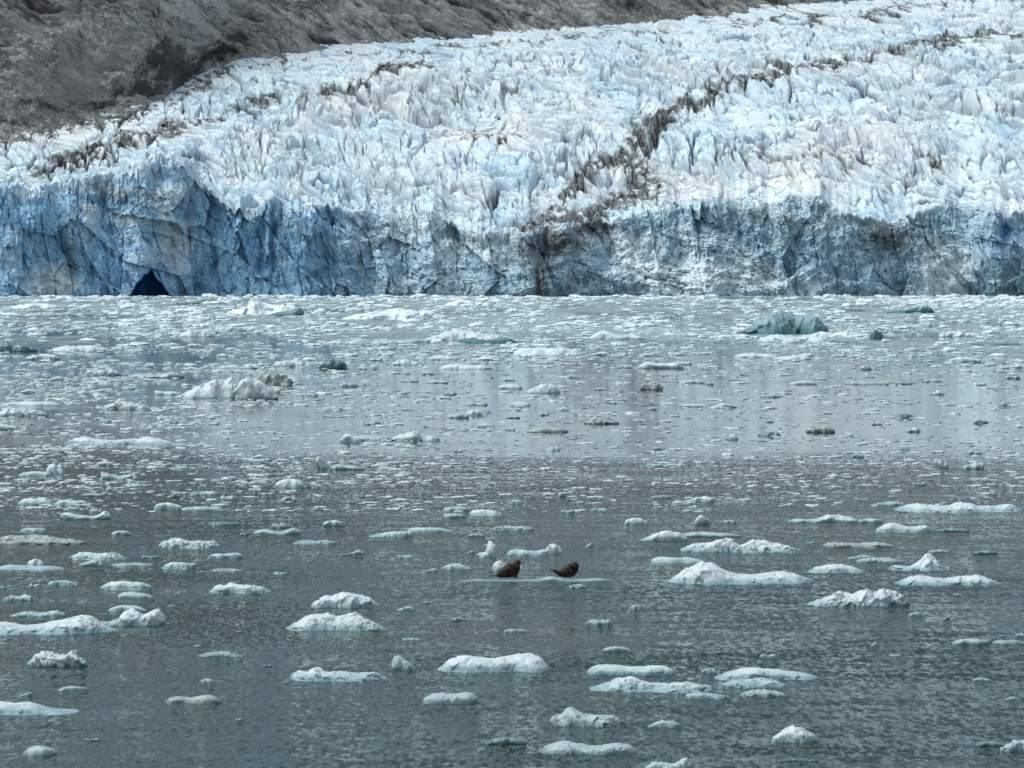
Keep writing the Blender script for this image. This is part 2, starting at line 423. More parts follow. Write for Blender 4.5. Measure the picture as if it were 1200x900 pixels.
# colours of the surface: debris bands (medial moraines), painted crevasse shade, blue fresh ice
nz = fbm(PXs / 26, PYs / 12, 71, 4)
streak = fbm(X / 4 + Zs / 11, Zs / 5 + Y / 45, 72, 4, .65)
def band(pts, w, a):
    return a * np.exp(-(polyd(PXs + 14 * nz, PYs + 9 * nz, pts) / w) ** 2)
dirt = band([(45,200),(90,185),(160,162),(215,150)], 15, 1.15)
dirt = np.maximum(dirt, band([(215,150),(270,138),(330,124),(390,114)], 8, .9))
dirt = np.maximum(dirt, band([(395,113),(440,84),(500,77)], 5, .9))
dirt = np.maximum(dirt, band([(445,82),(500,76)], 5, 1.3))
dirt = np.maximum(dirt, band([(1210,39),(1140,47),(1080,52),(1010,68),(960,74)], 6, 1.15))
dirt = np.maximum(dirt, band([(960,76),(900,90),(850,105),(800,125),(765,145)], 10, 1.25))
dirt = np.maximum(dirt, band([(765,145),(735,178),(700,195),(665,225)], 14, 1.25))
dirt = np.maximum(dirt, band([(735,180),(760,215),(690,255),(650,250),(620,270)], 18, 1.15))
dirt = np.maximum(dirt, band([(905,23),(955,23)], 4, 1.3)); dirt = np.maximum(dirt, band([(1015,17),(1045,16)], 4, 1.3))
dirt = np.maximum(dirt, band([(1060,160),(1070,175),(1110,185)], 7, .7))
dirt = np.maximum(dirt, band([(540,158),(610,160)], 7, .7)); dirt = np.maximum(dirt, band([(0,170),(20,150),(100,142),(180,125)], 8, .75))
dirt = np.maximum(dirt, band([(840,190),(900,178),(985,185),(1040,200)], 12, .55))
dirt = np.maximum(dirt, band([(500,110),(560,115),(620,92)], 7, .45))
mg = interp_pts(cols, MARGIN)[None, :] + 16
dirt = np.maximum(dirt, .8 * np.exp(-((PYs - mg) / 7) ** 2) * sstep(-.1, .3, nz + .1))
dirt = np.maximum(dirt, band([(-40,176),(20,160),(80,146),(140,136)], 11, 1.1))
dirt = np.maximum(dirt, band([(200,120),(235,100),(262,80)], 11, 1.0))
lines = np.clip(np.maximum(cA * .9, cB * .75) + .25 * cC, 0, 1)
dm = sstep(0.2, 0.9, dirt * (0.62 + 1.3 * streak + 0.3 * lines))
dm = np.clip(dm + lines * sstep(.08, .5, dirt) * .7 + (.85 * eA + .7 * eB + .3 * eC) * sstep(-.15, .35, fbm(PXs / 60, PYs / 30, 73, 3)), 0, 1)  # debris in cracks, plus crevasse shade painted dark along the cell edges
blue = 0.20 * sstep(0.55, .9, facet) + 0.24 * sstep(.6, .8, bigr) + .85 * np.exp(-ys / 42) * np.clip(.6 + 1.4 * fbm(X / 14, Y / 20, 76, 3), 0, 1) + .18 * sstep(0, .4, fbm(PXs / 110, PYs / 45, 74, 2))
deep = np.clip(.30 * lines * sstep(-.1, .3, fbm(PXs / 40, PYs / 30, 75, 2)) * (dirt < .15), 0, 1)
warm = np.clip(blobs(PXs, PYs, [(560,150,90,20,.7),(900,215,140,30,.9),(430,120,90,25,.5),(60,160,80,20,.6),(1010,170,90,25,.6)]), 0, 1)

M_GL, M_CL, M_RK = mat_glacier(), mat_cliff(), mat_rock()
gl = bpy.data.objects.new('glacier', None); COL.objects.link(gl); gl.location = (0, YB, 0)
tag(gl, 'broad crevassed tidewater glacier ending in a blue ice cliff along the water', 'glacier')
OFFS = np.array([0, YB, 0])
V = np.stack([X, Y, Zs], -1).reshape(-1, 3) - OFFS
add('serac_field', mesh_from('serac_field', V, gridfaces(*Y.shape), M_GL, False, dict(dirt=dm, blue=blue, deep=deep, warm=warm)), parent=gl)['label'] = 'pale jagged upper ice with dark debris bands'

# cliff meets the surface edge exactly
k = (ztop / hc)[None, :]
ZC = ZM * (1 + (k - 1) * sstep(0.3, 1.0, tt))
YC2 = YC
XC = A[None, :] * YC2
nzc = fbm(XM / 20, ZM / 14, 81, 4)
lefty = 1 - sstep(330, 520, PX)
blueC = np.clip(1.12 - fan * 1.2 - .7 * sstep(.80, 1.04, tt + .35 * nzc), 0, 1)
blueC = np.clip(blueC + .6 * nzc + .7 * fbm((XM + .8 * ZM) / 15, ZM / 9, 83, 4, .6) - .35 * (slab > .72) - 1.1 * blobs(PX, PYc, [(795,331,46,15,1.0),(868,323,58,13,1.0),(1106,314,25,28,1.0),(738,300,18,18,.6),(60,330,24,20,.8),(205,275,26,35,.5)]) + .9 * blobs(PX, PYc, [(965,312,50,30,1.0),(695,312,24,28,.8),(850,268,55,9,.8),(735,268,40,9,.8),(1050,320,28,22,.7),(890,290,40,10,.6),(120,300,30,35,.5),(280,300,60,35,.5)]), 0, 1)
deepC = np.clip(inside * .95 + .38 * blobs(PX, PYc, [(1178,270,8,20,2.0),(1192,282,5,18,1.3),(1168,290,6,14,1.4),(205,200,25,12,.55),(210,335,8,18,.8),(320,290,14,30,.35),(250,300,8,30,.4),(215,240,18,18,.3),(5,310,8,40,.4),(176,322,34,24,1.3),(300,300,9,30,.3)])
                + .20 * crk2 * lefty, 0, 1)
dirtC = np.clip(blobs(PX, PYc, [(84,310,7,42,.75),(150,228,40,14,.55),(636,315,8,40,.9),(655,285,30,16,1.2),(690,268,26,10,1.2),(1045,285,36,20,.8),(620,290,20,20,.6),(690,325,20,14,.4),(310,250,25,8,.4),
        (340,262,25,10,.3),(640,285,40,22,.5),(900,258,40,8,.35),(560,280,40,10,.3),(1180,330,6,20,.4)]) * (1 + 1.2 * nzc) + .25 * crk2 * sstep(0, .3, nzc), 0, 1)
V = np.stack([XC, YC2, ZC], -1).reshape(-1, 3) - OFFS
add('ice_cliff', mesh_from('ice_cliff', V, gridfaces(NTt, len(cols))[:, ::-1], M_CL, False,
    dict(blue=blueC, deep=deepC, dirt=dirtC, grey=1 - lefty)), parent=gl)['label'] = 'blue calving face with a dark arched cave at the waterline'

# ---------------------------------------------------------------- mountain flank
mc = np.concatenate([np.arange(-2600, -900, 40.0), np.arange(-900, -30, 8.0), np.arange(-30, 1010, 1.0), np.arange(1010, 1801, 10.0), np.arange(1840, 3400, 40.0)])
my = interp_pts(mc, MARGIN) + np.interp(mc, [0, 250, 600, 1000], [11, 9, 5, 2]) + 2.5 * perlin(mc / 70, mc * 0, 89)
k3 = np.ones(25) / 25; my[170:-140] = np.convolve(my, k3, 'same')[170:-140]
ym = (18 - ZB + S0 * YB) / (S0 - (312 - my) / F)
zm = ZB + S0 * (ym - YB)
rr = np.concatenate([np.arange(-28, 190, 0.62), np.linspace(192, 1500, 95)])[:, None]
PXm = np.broadcast_to(mc[None, :], (len(rr), len(mc)))
U = PXm * 0.6; R = np.broadcast_to(rr * 0.65, PXm.shape)
wU = U + 9 * perlin(U / 60, R / 60, 91); wR = R + 9 * perlin(U / 60, R / 60, 92) + 1.5 * perlin(U / 12, R / 12, 90)
q = wU * .50 + wR * .86; w = wU * .86 - wR * .50
q2 = wU * .75 + wR * .66; w2 = wU * .66 - wR * .75
PYm0 = 312 - F * (zm[None, :] - 6 + R / .65 * .69 - 18) / (ym[None, :] + R / .65 * .72)
scree = np.clip(blobs(PXm, PYm0, [(60,110,120,42,1.0),(120,60,70,30,.8),(-60,120,120,60,1.0),(20,30,60,20,.35)]) * (1 + .5 * fbm(U / 14, R / 14, 93)), 0, 1)
rg = ridged(q / 12, w / 85, 94, 4); rg2 = ridged(q2 / 4.5, w2 / 30, 95, 4)
blk = voro(q / 9, w / 22, 97)
crkM = 1 - sstep(0, .12, blk[1] - blk[0])
disp = (1 - .8 * scree) * (15 * (rg - .5) + 5.5 * (rg2 - .5) + 3 * (blk[2] - .5) - .5 * crkM) + 1.3 * fbm(U / 6, R / 6, 96, 4) + 14 * fbm(U / 75, R / 60, 98, 3)
out = blobs(PXm, PYm0, [(30,75,26,14,1.0),(50,82,14,8,1.0),(105,35,22,9,.7),(75,50,16,8,.5)])
disp += out * (7 * (blk[2]) + 3 * (rg - .4))
boul = voro(U / 2.2, R / 2.2, 99)
disp += scree * 1.5 * sstep(.75, 1, boul[2]) * sstep(.5, .1, boul[0])
wet = np.clip(blobs(PXm, PYm0, [(200,82,46,26,1.3),(250,66,34,12,1.2),(160,104,44,16,.9),(-10,146,50,8,.9),(735,14,22,7,.9),(110,120,50,9,.8),(40,128,60,9,.7),(735,4,20,6,.6)]) * (1 + 1.3 * fbm(U / 9, R / 7, 100, 4)), 0, 1)
wet = sstep(.22, .95, wet + .35 * fbm(U / 3, R / 2.2, 103, 3) * (wet > .08)) * .85
big = sstep(200, 900, rr) * 160 * fbm(U / 260, R / 260, 104, 4)
disp = disp + big
Ym = ym[None, :] + rr * .72 - disp * .6
Zm = zm[None, :] - 5 + rr * .69 + disp * .75
Xm = (mc[None, :] - 600) / F * ym[None, :] * np.ones_like(rr)
crackM = np.clip(sstep(.42, .27, rg) + .55 * sstep(.30, .14, rg2), 0, 1) * (1 - .8 * scree)  # groove valleys: their shade is painted into the rock colour
mo = add('mountainside', mesh_from('mountainside', np.stack([Xm, Ym, Zm], -1).reshape(-1, 3), gridfaces(*Xm.shape), M_RK, False,
         dict(dark=wet, scree=scree, crack=crackM)))
tag(mo, 'bare grey brown rock slope rising behind the upper edge of the glacier', kind='structure')

# ---------------------------------------------------------------- water
M_WA = mat_water()
xs = np.linspace(-5000, 5000, 11); yw = np.linspace(-3000, 2400, 11)
gx, gy = np.meshgrid(xs, yw)
wo = add('water', mesh_from('water', np.stack([gx, gy, gx * 0], -1).reshape(-1, 3), gridfaces(11, 11), M_WA, False))
tag(wo, 'grey green fjord water with small ripples', kind='structure')
EXPOSURE = 0.80
# ---------------------------------------------------------------- drifting ice
FM = {
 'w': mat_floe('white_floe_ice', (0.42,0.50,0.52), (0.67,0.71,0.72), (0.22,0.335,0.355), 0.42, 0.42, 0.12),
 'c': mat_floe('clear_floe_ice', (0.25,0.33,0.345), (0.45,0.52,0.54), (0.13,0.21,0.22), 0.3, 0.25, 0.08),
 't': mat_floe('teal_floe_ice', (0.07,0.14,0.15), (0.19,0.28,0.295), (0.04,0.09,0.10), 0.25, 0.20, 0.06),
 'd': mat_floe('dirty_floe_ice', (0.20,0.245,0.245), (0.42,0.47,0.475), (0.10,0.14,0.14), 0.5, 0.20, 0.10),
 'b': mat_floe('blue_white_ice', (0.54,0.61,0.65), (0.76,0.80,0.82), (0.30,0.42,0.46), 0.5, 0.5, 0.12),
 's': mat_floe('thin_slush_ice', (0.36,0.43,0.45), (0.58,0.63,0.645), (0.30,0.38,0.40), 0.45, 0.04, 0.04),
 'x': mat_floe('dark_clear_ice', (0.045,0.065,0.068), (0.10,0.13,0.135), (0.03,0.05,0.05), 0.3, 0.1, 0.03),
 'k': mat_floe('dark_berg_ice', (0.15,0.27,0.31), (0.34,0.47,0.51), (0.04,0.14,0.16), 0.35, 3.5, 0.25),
}
TAKEN = []            # footprints already used: px0, px1, py of the waterline

def floe_mesh(name, W, D, hm, seed, nu, nv, lump=0.30, mat=None, sharp=0.5):
    """a lump of ice: super-elliptic cross sections along its length, broken up by solid noise"""
    rs = np.random.default_rng(seed)
    u = np.sin(np.linspace(-1, 1, nu) * math.pi / 2 * .985)[None, :] * .6 + np.linspace(-1, 1, nu)[None, :] * .4
    u = u / np.abs(u).max()
    th = np.linspace(-.22, math.pi + .22, nv)[:, None]
    P = np.interp((u.ravel() + 1) / 2, np.linspace(0, 1, len(hm)), hm)
    n = max(1, int(nu / len(hm) * sharp)); ker = np.hanning(2 * n + 3)[1:-1]; ker /= ker.sum()
    P = np.convolve(np.pad(P, n, mode='edge'), ker, 'valid')[None, :nu]
    hx = max(hm); end = (1 - np.abs(u) ** 7) ** .5
    P = P * (.35 + .65 * end)
    half = (1 - np.abs(u) ** rs.uniform(2.4, 4.5)) ** 0.5 * (.8 + .28 * perlin(u * 1.8, u * 0 + seed * 1.7, seed)) * D / 2 + .01 * D
    ex = rs.uniform(.55, .95); skew = rs.uniform(-.35, .35)
    cs, sn = np.cos(th), np.sin(th)
    z = P * np.sign(sn) * np.abs(sn) ** ex
    y = half * -np.sign(cs) * np.abs(cs) ** rs.uniform(.6, .95) + .15 * D * perlin(u * 1.5, u * 0 + seed * .37, seed + 3) + skew * z
    x = u * W / 2 + rs.uniform(-.3, .3) * z + 0 * y
    foot = rs.uniform(0, .25) * np.exp(-np.clip(z, 0, None) / (.10 * hx))
    y = y + foot * half * -np.sign(cs); x = x * (1 + .12 * foot)
    s = max(W / 4.5, hx * 1.1)
    a1 = fbm3(x / s + seed, y / s, z / s * 1.2, seed + 5, 3, .55)
    s2 = max(hx * .55, W / 13)
    f1, r1, tl = voro3(x / s2 + seed, y / s2, z / s2, seed + 6)
    a2 = fbm3(x / (s2 * .35), y / (s2 * .35), z / (s2 * .35), seed + 8, 2)
    d = hx * lump * (.75 * a1 + .55 * (r1 - .5) + .55 * tl + .22 * a2)
    up = np.clip(sn, -.2, 1)
    z = z + d * up * np.clip(P / hx, .25, 1)
    y = y - cs * d * .9
    x = x + hx * .35 * lump * a2 + u * d * .5
    z = np.where((th < -.2) | (th > math.pi + .2), -.4 * hx - .05, z)
    V = np.stack([x, y, z], -1)
    return mesh_from(name, V.reshape(-1, 3), gridfaces(nv, nu), mat, True)

def make_floe(name, x0, x1, yb, hs, mat, label, cat, group=None, seed=0, ratio=.55, lump=.30, parent=None, sharp=.5, push=0.0):
    cx = (x0 + x1) / 2
    X0, Y0 = on_water(cx, yb); s = F / Y0
    W = (x1 - x0) / s; hmax = max(hs)
    D = min(W * ratio, 0.62 * hmax * Y0 * Y0 / (F * H)); D = max(D, .25 * W if W * s < 60 else .12 * W)
    lift = D * 0.36 * H / Y0
    hm = [max(.3 * h / s, (.9 * h) / s - lift) for h in hs]
    nu = int(np.clip((x1 - x0) * 1.15, 26, 120)); nv = int(np.clip(nu * .4, 14, 40))
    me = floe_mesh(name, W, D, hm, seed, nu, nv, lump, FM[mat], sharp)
    loc = (X0 * (1 + (D / 2 + push) / Y0), Y0 + D / 2 + push, 0)
    if parent: loc = tuple(Vector(loc) - parent.location)
    o = add(name, me, loc, parent)
    if not parent:
        tag(o, label, cat, group); TAKEN.append((x0, x1, yb, hmax, label))
    elif label: o['label'] = label
    return o

#  x0   x1   yb   silhouette heights in photo pixels                   ice  label
FLOES = [
 (-24,137,744,[12,14,14,12,11,13,15,17,20,23,17,9,4],'w','long white floe with a pointed hump near its tapered end'),
 (115,197,734,[3,5,5,9,20,21,17,15,18,21,14,3],'w','white two humped chunk behind the long pointed floe'),
 (127,172,717,[4,8,8,7,3],'w','thin flat slab directly behind the two humped chunk'),
 (12,76,723,[2,5,6,5,5,7,4],'w','narrow ragged strip behind the long pointed floe'),
 (33,101,782,[5,15,18,15,14,17,16,8],'w','rough crusty block in front of the long pointed floe'),
 (-16,92,838,[16,17,16,15,17,12,8,6,4,2],'w','smooth white slab with a thin tongue reaching right'),
 (194,260,825,[6,9,8,6,9,11,9,3],'d','scruffy grey flat floe among dark ripples'),
 (232,285,771,[3,6,7,8,4,2],'c','glassy low slab behind the scruffy grey floe'),
 (27,66,886,[6,12,13,11,7],'c','dull translucent lump below the smooth tongued slab'),
 (68,104,810,[3,6,6,4],'c','small faint slab between crusty block and tongued slab'),
 (340,452,799,[9,13,11,18,11,12,10,9,11,13,4],'w','long bumpy floe with a small knob on top'),
 (336,455,740,[3,10,17,20,21,18,20,22,14,8,3],'w','broad white floe with twin rounded knobs'),
 (364,443,713,[4,10,15,14,19,21,18,15,14,6],'w','lumpy rounded floe behind the twin knobbed floe'),
 (460,487,786,[13,19,18,9,3],'c','small glassy fin with one upright side'),
 (513,646,789,[6,16,20,22,20,18,17,19,22,24,23,19,6],'w','big smooth white floe with a rounded nose in open ripples'),
 (495,559,826,[12,14,13,14,15,13],'c','flat topped milky block in front of the smooth nosed floe'),
 (688,790,792,[9,14,13,11,11,12,13,10],'w','smooth low bar of ice behind the slanting slab'),
 (693,835,812,[5,10,19,16,12,9,11,12,10,8],'w','slanting white slab with one raised rough crest'),
 (803,851,820,[8,9,7,6],'c','small tongue of ice in front of the layered raft'),
 (647,730,852,[12,16,24,17,14,14,14,10],'c','boxy translucent floe with a spiky lump on top'),
 (567,617,874,[4,9,11,10,5],'t','dark glassy low lump beside the grey bottom raft'),
 (631,748,885,[5,13,17,15,11,12,15,14,6],'c','long greyish raft with two shallow humps'),
 (760,798,853,[3,8,9,5],'w','small curved sliver to the right of the boxy floe'),
 (753,812,904,[6,11,11,9,16,5],'w','white hump cut off by the bottom picture edge'),
 (706,742,765,[5,8,8,4],'c','small oval cake behind the smooth low bar'),
 (686,718,733,[5,7,6,7,4],'c','small crumbly glassy cake in open ripples'),
 (737,750,716,[6,8,7],'w','tiny bright cube of ice alone on ripples'),
 (590,620,741,[3,4,4,2],'c','thin clear sheet behind the smooth nosed floe'),
 (838,958,798,[3,10,12,14,16,13,12,11,10,8,3],'w','layered raft with a low central peak'),
 (822,840,790,[4,8,6],'w','small knob beside the layered raft'),
 (846,922,806,[5,9,8,10,12,8,4],'w','middle ledge of ice hugging the layered raft'),
 (866,922,818,[5,9,10,8,6],'c','glassy front ledge below the layered raft'),
 (904,960,871,[9,15,18,21,17,12,5],'w','rounded mound of ice with a small tip near the bottom'),
 (1115,1160,756,[5,8,8,6],'c','smooth pale bar on bright ripples'),
 (1163,1203,755,[4,5,5,3],'c','thin flat sheet trailing the smooth pale bar'),
 (1172,1218,882,[8,14,15,13],'c','rounded lump cut by the right picture edge'),
 (1142,1180,876,[5,8,7,4],'t','dark teal lump beside the rounded edge lump'),
 (910,962,893,[2,4,4,2],'t','dark teal awash sheet in front of the tipped mound'),
 (20,63,592,[3,8,9,7,8,3],'w','low rumpled cake behind the swan tailed floe'),
 (64,103,592,[4,6,5,6,3],'w','low flat cake next to the rumpled cake'),
 (70,131,609,[9,10,6,5,4,5,12,5],'w','slim floe with an upturned pointed end'),
 (22,60,558,[3,5,6,5,4],'w','thin floe with an upright tooth behind it'),
 (55,75,556,[8,13,12,5],'w','upright tooth of ice on the thin floe'),
 (119,166,562,[11,7,5,4,8,10],'c','saddle shaped clear floe with both ends raised'),
 (24,55,623,[3,5,4,5,3],'w','small flat cake behind the rubbly ice patch'),
 (-8,100,639,[9,10,11,10,11,9,7,6,3],'d','long patch of greyish rubbly ice'),
 (95,123,582,[3,4,4,3],'c','thin pale wafer behind the slim upturned floe'),
 (130,155,627,[3,6,5,2],'w','little smooth dome right of the rubbly patch'),
 (180,215,598,[6,10,10,8,4],'w','rounded bright cake with a flat tail floe'),
 (213,263,599,[4,5,6,4,2],'c','flat tail floe touching the rounded bright cake'),
 (187,258,643,[7,10,12,9,8,9,4],'w','rough topped slab with a drooping milky end'),
 (82,148,657,[6,9,10,8,9,9,3],'w','long level slab just below the rubbly patch'),
 (92,122,664,[3,6,9,3],'c','clear wedge in front of the long level slab'),
 (32,51,665,[8,12,7],'w','small white horn on a flat floe'),
 (-2,76,668,[5,6,5,4,5,4,3],'w','flat ragged floe around the small white horn'),
 (130,180,664,[3,4,4,3],'c','straight thin strip beside the long level slab'),
 (190,229,667,[5,9,8,8,7],'w','blocky cake below the drooping slab'),
 (118,178,692,[5,10,12,11,10,8],'w','smooth grey white cake with crumbs behind'),
 (138,181,702,[6,9,9,7,4],'c','smooth clear cake overlapping the grey white cake'),
 (56,92,686,[3,6,6,5,2],'w','small plain slab above the ragged strip'),
 (245,318,696,[3,11,10,14,12,11,11,8,3],'w','humpy floe with a thin pale waterline shelf'),
 (296,353,627,[4,7,7,4,5,9,8],'c','smooth dipped slab with a thick right end'),
 (318,340,619,[3,6,5],'d','rubbly crumb heap behind the dipped slab'),
 (378,401,617,[6,9,5],'w','small white nub in calm dark water'),
 (323,355,572,[7,11,12,9],'w','smooth rounded block in pale calm water'),
 (290,316,568,[3,6,5,3],'d','crumbly heap beside the smooth rounded block'),
 (372,389,550,[10,17,11,6],'w','bright upright egg shaped chunk'),
 (386,428,551,[6,7,6,5,3],'c','low clear tail beside the egg shaped chunk'),
 (244,285,655,[4,7,6,8,7],'w','small slab with a knobby right end'),
 (248,285,670,[3,4,3],'c','faint thin sheet under the knobby slab'),
 (4,40,705,[5,7,6,8,5],'w','greyish ragged cake near the left frame side'),
 (343,394,638,[2,5,4,5,3],'c','scattered low crumbs in a thin line'),
 (245,282,616,[5,5,4,4],'t','dark low slab behind the dipped slab'),
 (433,483,630,[3,6,8,7],'w','wedge shaped slab rising to the right'),
 (477,531,624,[5,6,6,5,2],'w','flat slab ending in a thin spit'),
 (519,549,599,[5,5,6,4],'c','flat pale bar behind the soft oval cake'),
 (551,590,605,[6,8,8,7,3],'w','level oblong cake on a brownish streak'),
 (519,545,607,[4,6,4],'c','soft oval cake next to the oblong cake'),
 (577,626,622,[4,6,5,5,3],'c','low crumbly strip well behind the seals'),
 (548,568,629,[3,4,3],'c','tiny flat plate behind the curved horn'),
 (561,583,654,[5,7,9,25,22],'w','curved horn of ice pointing up behind the seals'),
 (594,646,651,[7,8,7,5,6,8,3],'w','low two humped slab behind the two seals'),
 (639,658,649,[6,12,13,9],'w','upright rounded fin between and behind the seals'),
 (517,553,668,[3,7,8,5,2],'w','low mound left of the seals raft'),
 (573,597,671,[5,14,14,11,8],'w','white snow block right behind the first seal'),
 (667,686,690,[3,6,4],'c','small clear chip floating before the second seal'),
 (732,760,615,[6,9,8,5],'w','chunky small block with a blunt top'),
 (762,787,584,[2,4,3],'c','thin chip in pale water above the blunt block'),
 (750,808,635,[3,7,13,15,12,6],'w','smooth peaked hump behind the flat shelf floe'),
 (763,826,660,[5,8,7,6,7,5,3],'w','smooth low slab behind the big peaked floe'),
 (783,951,685,[6,15,23,28,25,17,12,11,12,14,15,13,4],'w','largest bright floe with a stacked peak at one end'),
 (797,868,647,[5,8,10,14,17,12],'w','wedge floe rising to its right end'),
 (858,936,648,[3,10,17,14,11,9,5],'w','bright angular floe beside the wedge floe'),
 (800,870,630,[5,7,7,6,5,3],'c','flat shelf floe behind the wedge floe'),
 (813,832,615,[8,14,9,4],'w','small pointed tooth behind the flat shelf floe'),
 (807,836,589,[4,7,8,6],'w','small loaf shaped chunk in pale water'),
 (843,863,613,[2,4,3],'c','little flat chip beside the pointed tooth'),
 (1050,1198,601,[5,7,11,9,8,8,13,10,7,6,7,11,4],'w','very long ragged floe near the right frame side'),
 (1020,1060,593,[2,4,5,4],'c','thin crumb line behind the very long ragged floe'),
 (923,1006,613,[3,5,4,5,11,9,8,4],'w','low long floe with one knobby bump'),
 (1005,1035,613,[4,6,5],'c','small grey cake between knobby and smooth floes'),
 (1026,1094,624,[6,11,12,9,7,8,9,3],'w','smooth swelling floe below the very long floe'),
 (1097,1137,624,[3,6,5,3],'t','dark flat slab beside the smooth swelling floe'),
 (963,1050,642,[4,7,6,5,5,7,5,3],'d','broken rubble raft below the knobby floe'),
 (946,1014,672,[3,8,11,11,10,7,2],'w','even domed floe right of the stacked peak floe'),
 (993,1026,656,[3,6,4],'c','slim chip behind the even domed floe'),
 (1003,1060,660,[4,6,6,5,3],'c','thin double slab behind the even domed floe'),
 (1043,1112,669,[4,6,5,9,21,19,7,5],'w','floe with a tall blocky tower'),
 (1050,1172,687,[2,8,12,11,9,8,11,11,13,10,3],'w','long sugary floe below the blocky tower floe'),
 (944,1066,711,[4,9,8,18,15,13,19,17,20,19,16,5],'w','craggy four lobed floe with steep front'),
 (1140,1170,650,[4,6,4],'t','dark teal patch of ice beyond the tower floe'),
 (1087,1114,648,[3,4,3],'c','slim plate behind the blocky tower floe'),
 (1096,1111,549,[8,12,7],'c','clear little knob among dark chips'),
 (1128,1153,550,[5,7,12,8],'c','clear chunk with white shoulder among dark chips'),
 (1016,1034,398,[6,12,11,7],'t','small dark rounded growler beside white rubble'),
 (1040,1094,367,[2,3,4,6,9,8,5],'k','distant teal berg with a sloping back'),
 (1130,1196,405,[3,4,4,5,3],'t','flat teal sheet amid dense brash'),
 (835,863,478,[2,6,5,2],'w','little white tent shaped chunk in calm water'),
 (798,830,477,[3,4,3],'w','flat strip beside the tent shaped chunk'),
 (799,824,449,[3,4,3],'w','flat white bar at the calm water edge'),
 (990,1070,451,[4,5,5,4,5,4,3],'d','long dirty grey crumbly sheet in calm water'),
 (925,956,451,[3,5,3],'w','white strip left of the dirty grey sheet'),
 (945,978,507,[4,6,8,5],'d','dark speckled chunk with a white corner'),
 (888,914,511,[3,5,4],'t','dark low chunk left of the speckled chunk'),
 (1050,1070,490,[4,6,4],'t','dark mossy looking lump on calm water'),
 (320,358,430,[4,7,7,9,6],'w','pale slab with a raised right knob'),
 (374,405,432,[6,11,11,8],'t','teal loaf beside the pale knobbed slab'),
 (80,207,521,[4,9,10,6,5,5,6,5,9,7,5,3],'w','very long thin floe with a bead on top'),
 (-4,57,488,[8,10,9,8,7,3],'w','chunky floe above the corner lump'),
 (-12,24,504,[7,9,6,2],'w','corner lump cut by the left frame edge'),
 (120,175,480,[3,6,11,8,6,3],'w','low heap with a crumbly crown'),
 (0,71,476,[4,5,6,5,4],'w','level flat bar behind the chunky floe'),
 (150,216,443,[4,6,5,4,7,8,4],'c','teal edged double slab in brash'),
 (98,141,440,[3,8,6,9,4],'w','crumbly ridge left of the teal edged slab'),
 (297,343,453,[6,17,16,14,15,10],'d','rough grey heap behind the twin lobed berg'),
 (210,251,395,[4,9,8,5],'w','broken mound in dense far brash'),
 (601,683,417,[9,10,10,11,10,11,9,7,3],'w','level white block floe at the edge of the brash'),
 (400,523,375,[3,7,8,6,12,14,13,10,12,8,5],'b','long heaped white floe in far brash'),
 (520,556,359,[3,7,8,6],'b','small blue berg close below the ice cliff'),
 (690,756,398,[3,9,12,8,5,6,6,3],'w','peaked slab with a long flat tail'),
 (748,801,432,[4,9,6,6,8,5],'w','notched slab right of open grey water'),
 (616,656,461,[3,6,8,13,12,11,6],'w','spiky sculpted clump alone in grey water'),
 (750,776,457,[5,10,9,5],'d','dirty boulder shaped chunk behind the calm pool'),
 (617,666,507,[2,6,7,6,4],'d','brownish flat cake in calm water'),
 (685,726,497,[3,7,6,5,3],'d','grey broad cake right of the brownish cake'),
 (545,571,487,[3,8,6,3],'w','small shark fin chunk in calm water'),
 (525,549,490,[3,6,5],'c','clear rounded cake beside the shark fin chunk'),
 (398,427,519,[5,11,8,6],'w','round snowball ended lump on the thin chain'),
 (420,460,516,[5,6,5,4],'c','low middle piece of the thin ice chain'),
 (456,516,517,[3,7,9,13,8,6,4],'w','chain end floe carrying a snowball bump'),
 (502,536,422,[2,6,5,3],'w','white oval cake near the brash edge'),
 (459,496,428,[3,8,5,3],'w','small peaked mound near the brash edge'),
 (515,576,433,[4,7,6,5,6,3],'w','low broad slab below the white oval cake'),
 (584,612,456,[4,6,6,5],'w','flat chunk left of the sculpted clump'),
 (30,70,422,[4,7,8,5],'w','loose mound in the left brash'),
 (-5,45,412,[9,11,8,4],'t','teal tinted slab at the left frame side'),
 (60,130,412,[4,7,6,8,5,3],'w','long rubbly ridge in the left brash'),
 (12,70,362,[3,5,7,6,4],'b','low blue white floe near the cliff foot'),
 (860,915,419,[3,6,5,4,3],'w','thin white slab in front of the dark teal iceberg'),
 (905,950,422,[3,5,6,4],'w','small white slab below the dark teal iceberg'),
 (1100,1140,395,[4,7,6,4],'w','round white heap beyond the teal sheet'),
 (1110,1150,425,[4,8,6,4],'w','rough mound below the flat teal sheet'),
]
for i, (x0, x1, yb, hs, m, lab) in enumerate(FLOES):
    make_floe('ice_floe', x0, x1, yb, hs, m, lab, 'ice floe', 'ice floes drifting on the fjord', 100 + i * 11, lump=.16 if ('smooth' in lab or 'flat' in lab) else .55 if (m == 'd' or 'crag' in lab or 'rough' in lab or 'crumb' in lab or 'ragged' in lab) else random.uniform(.22, .42))

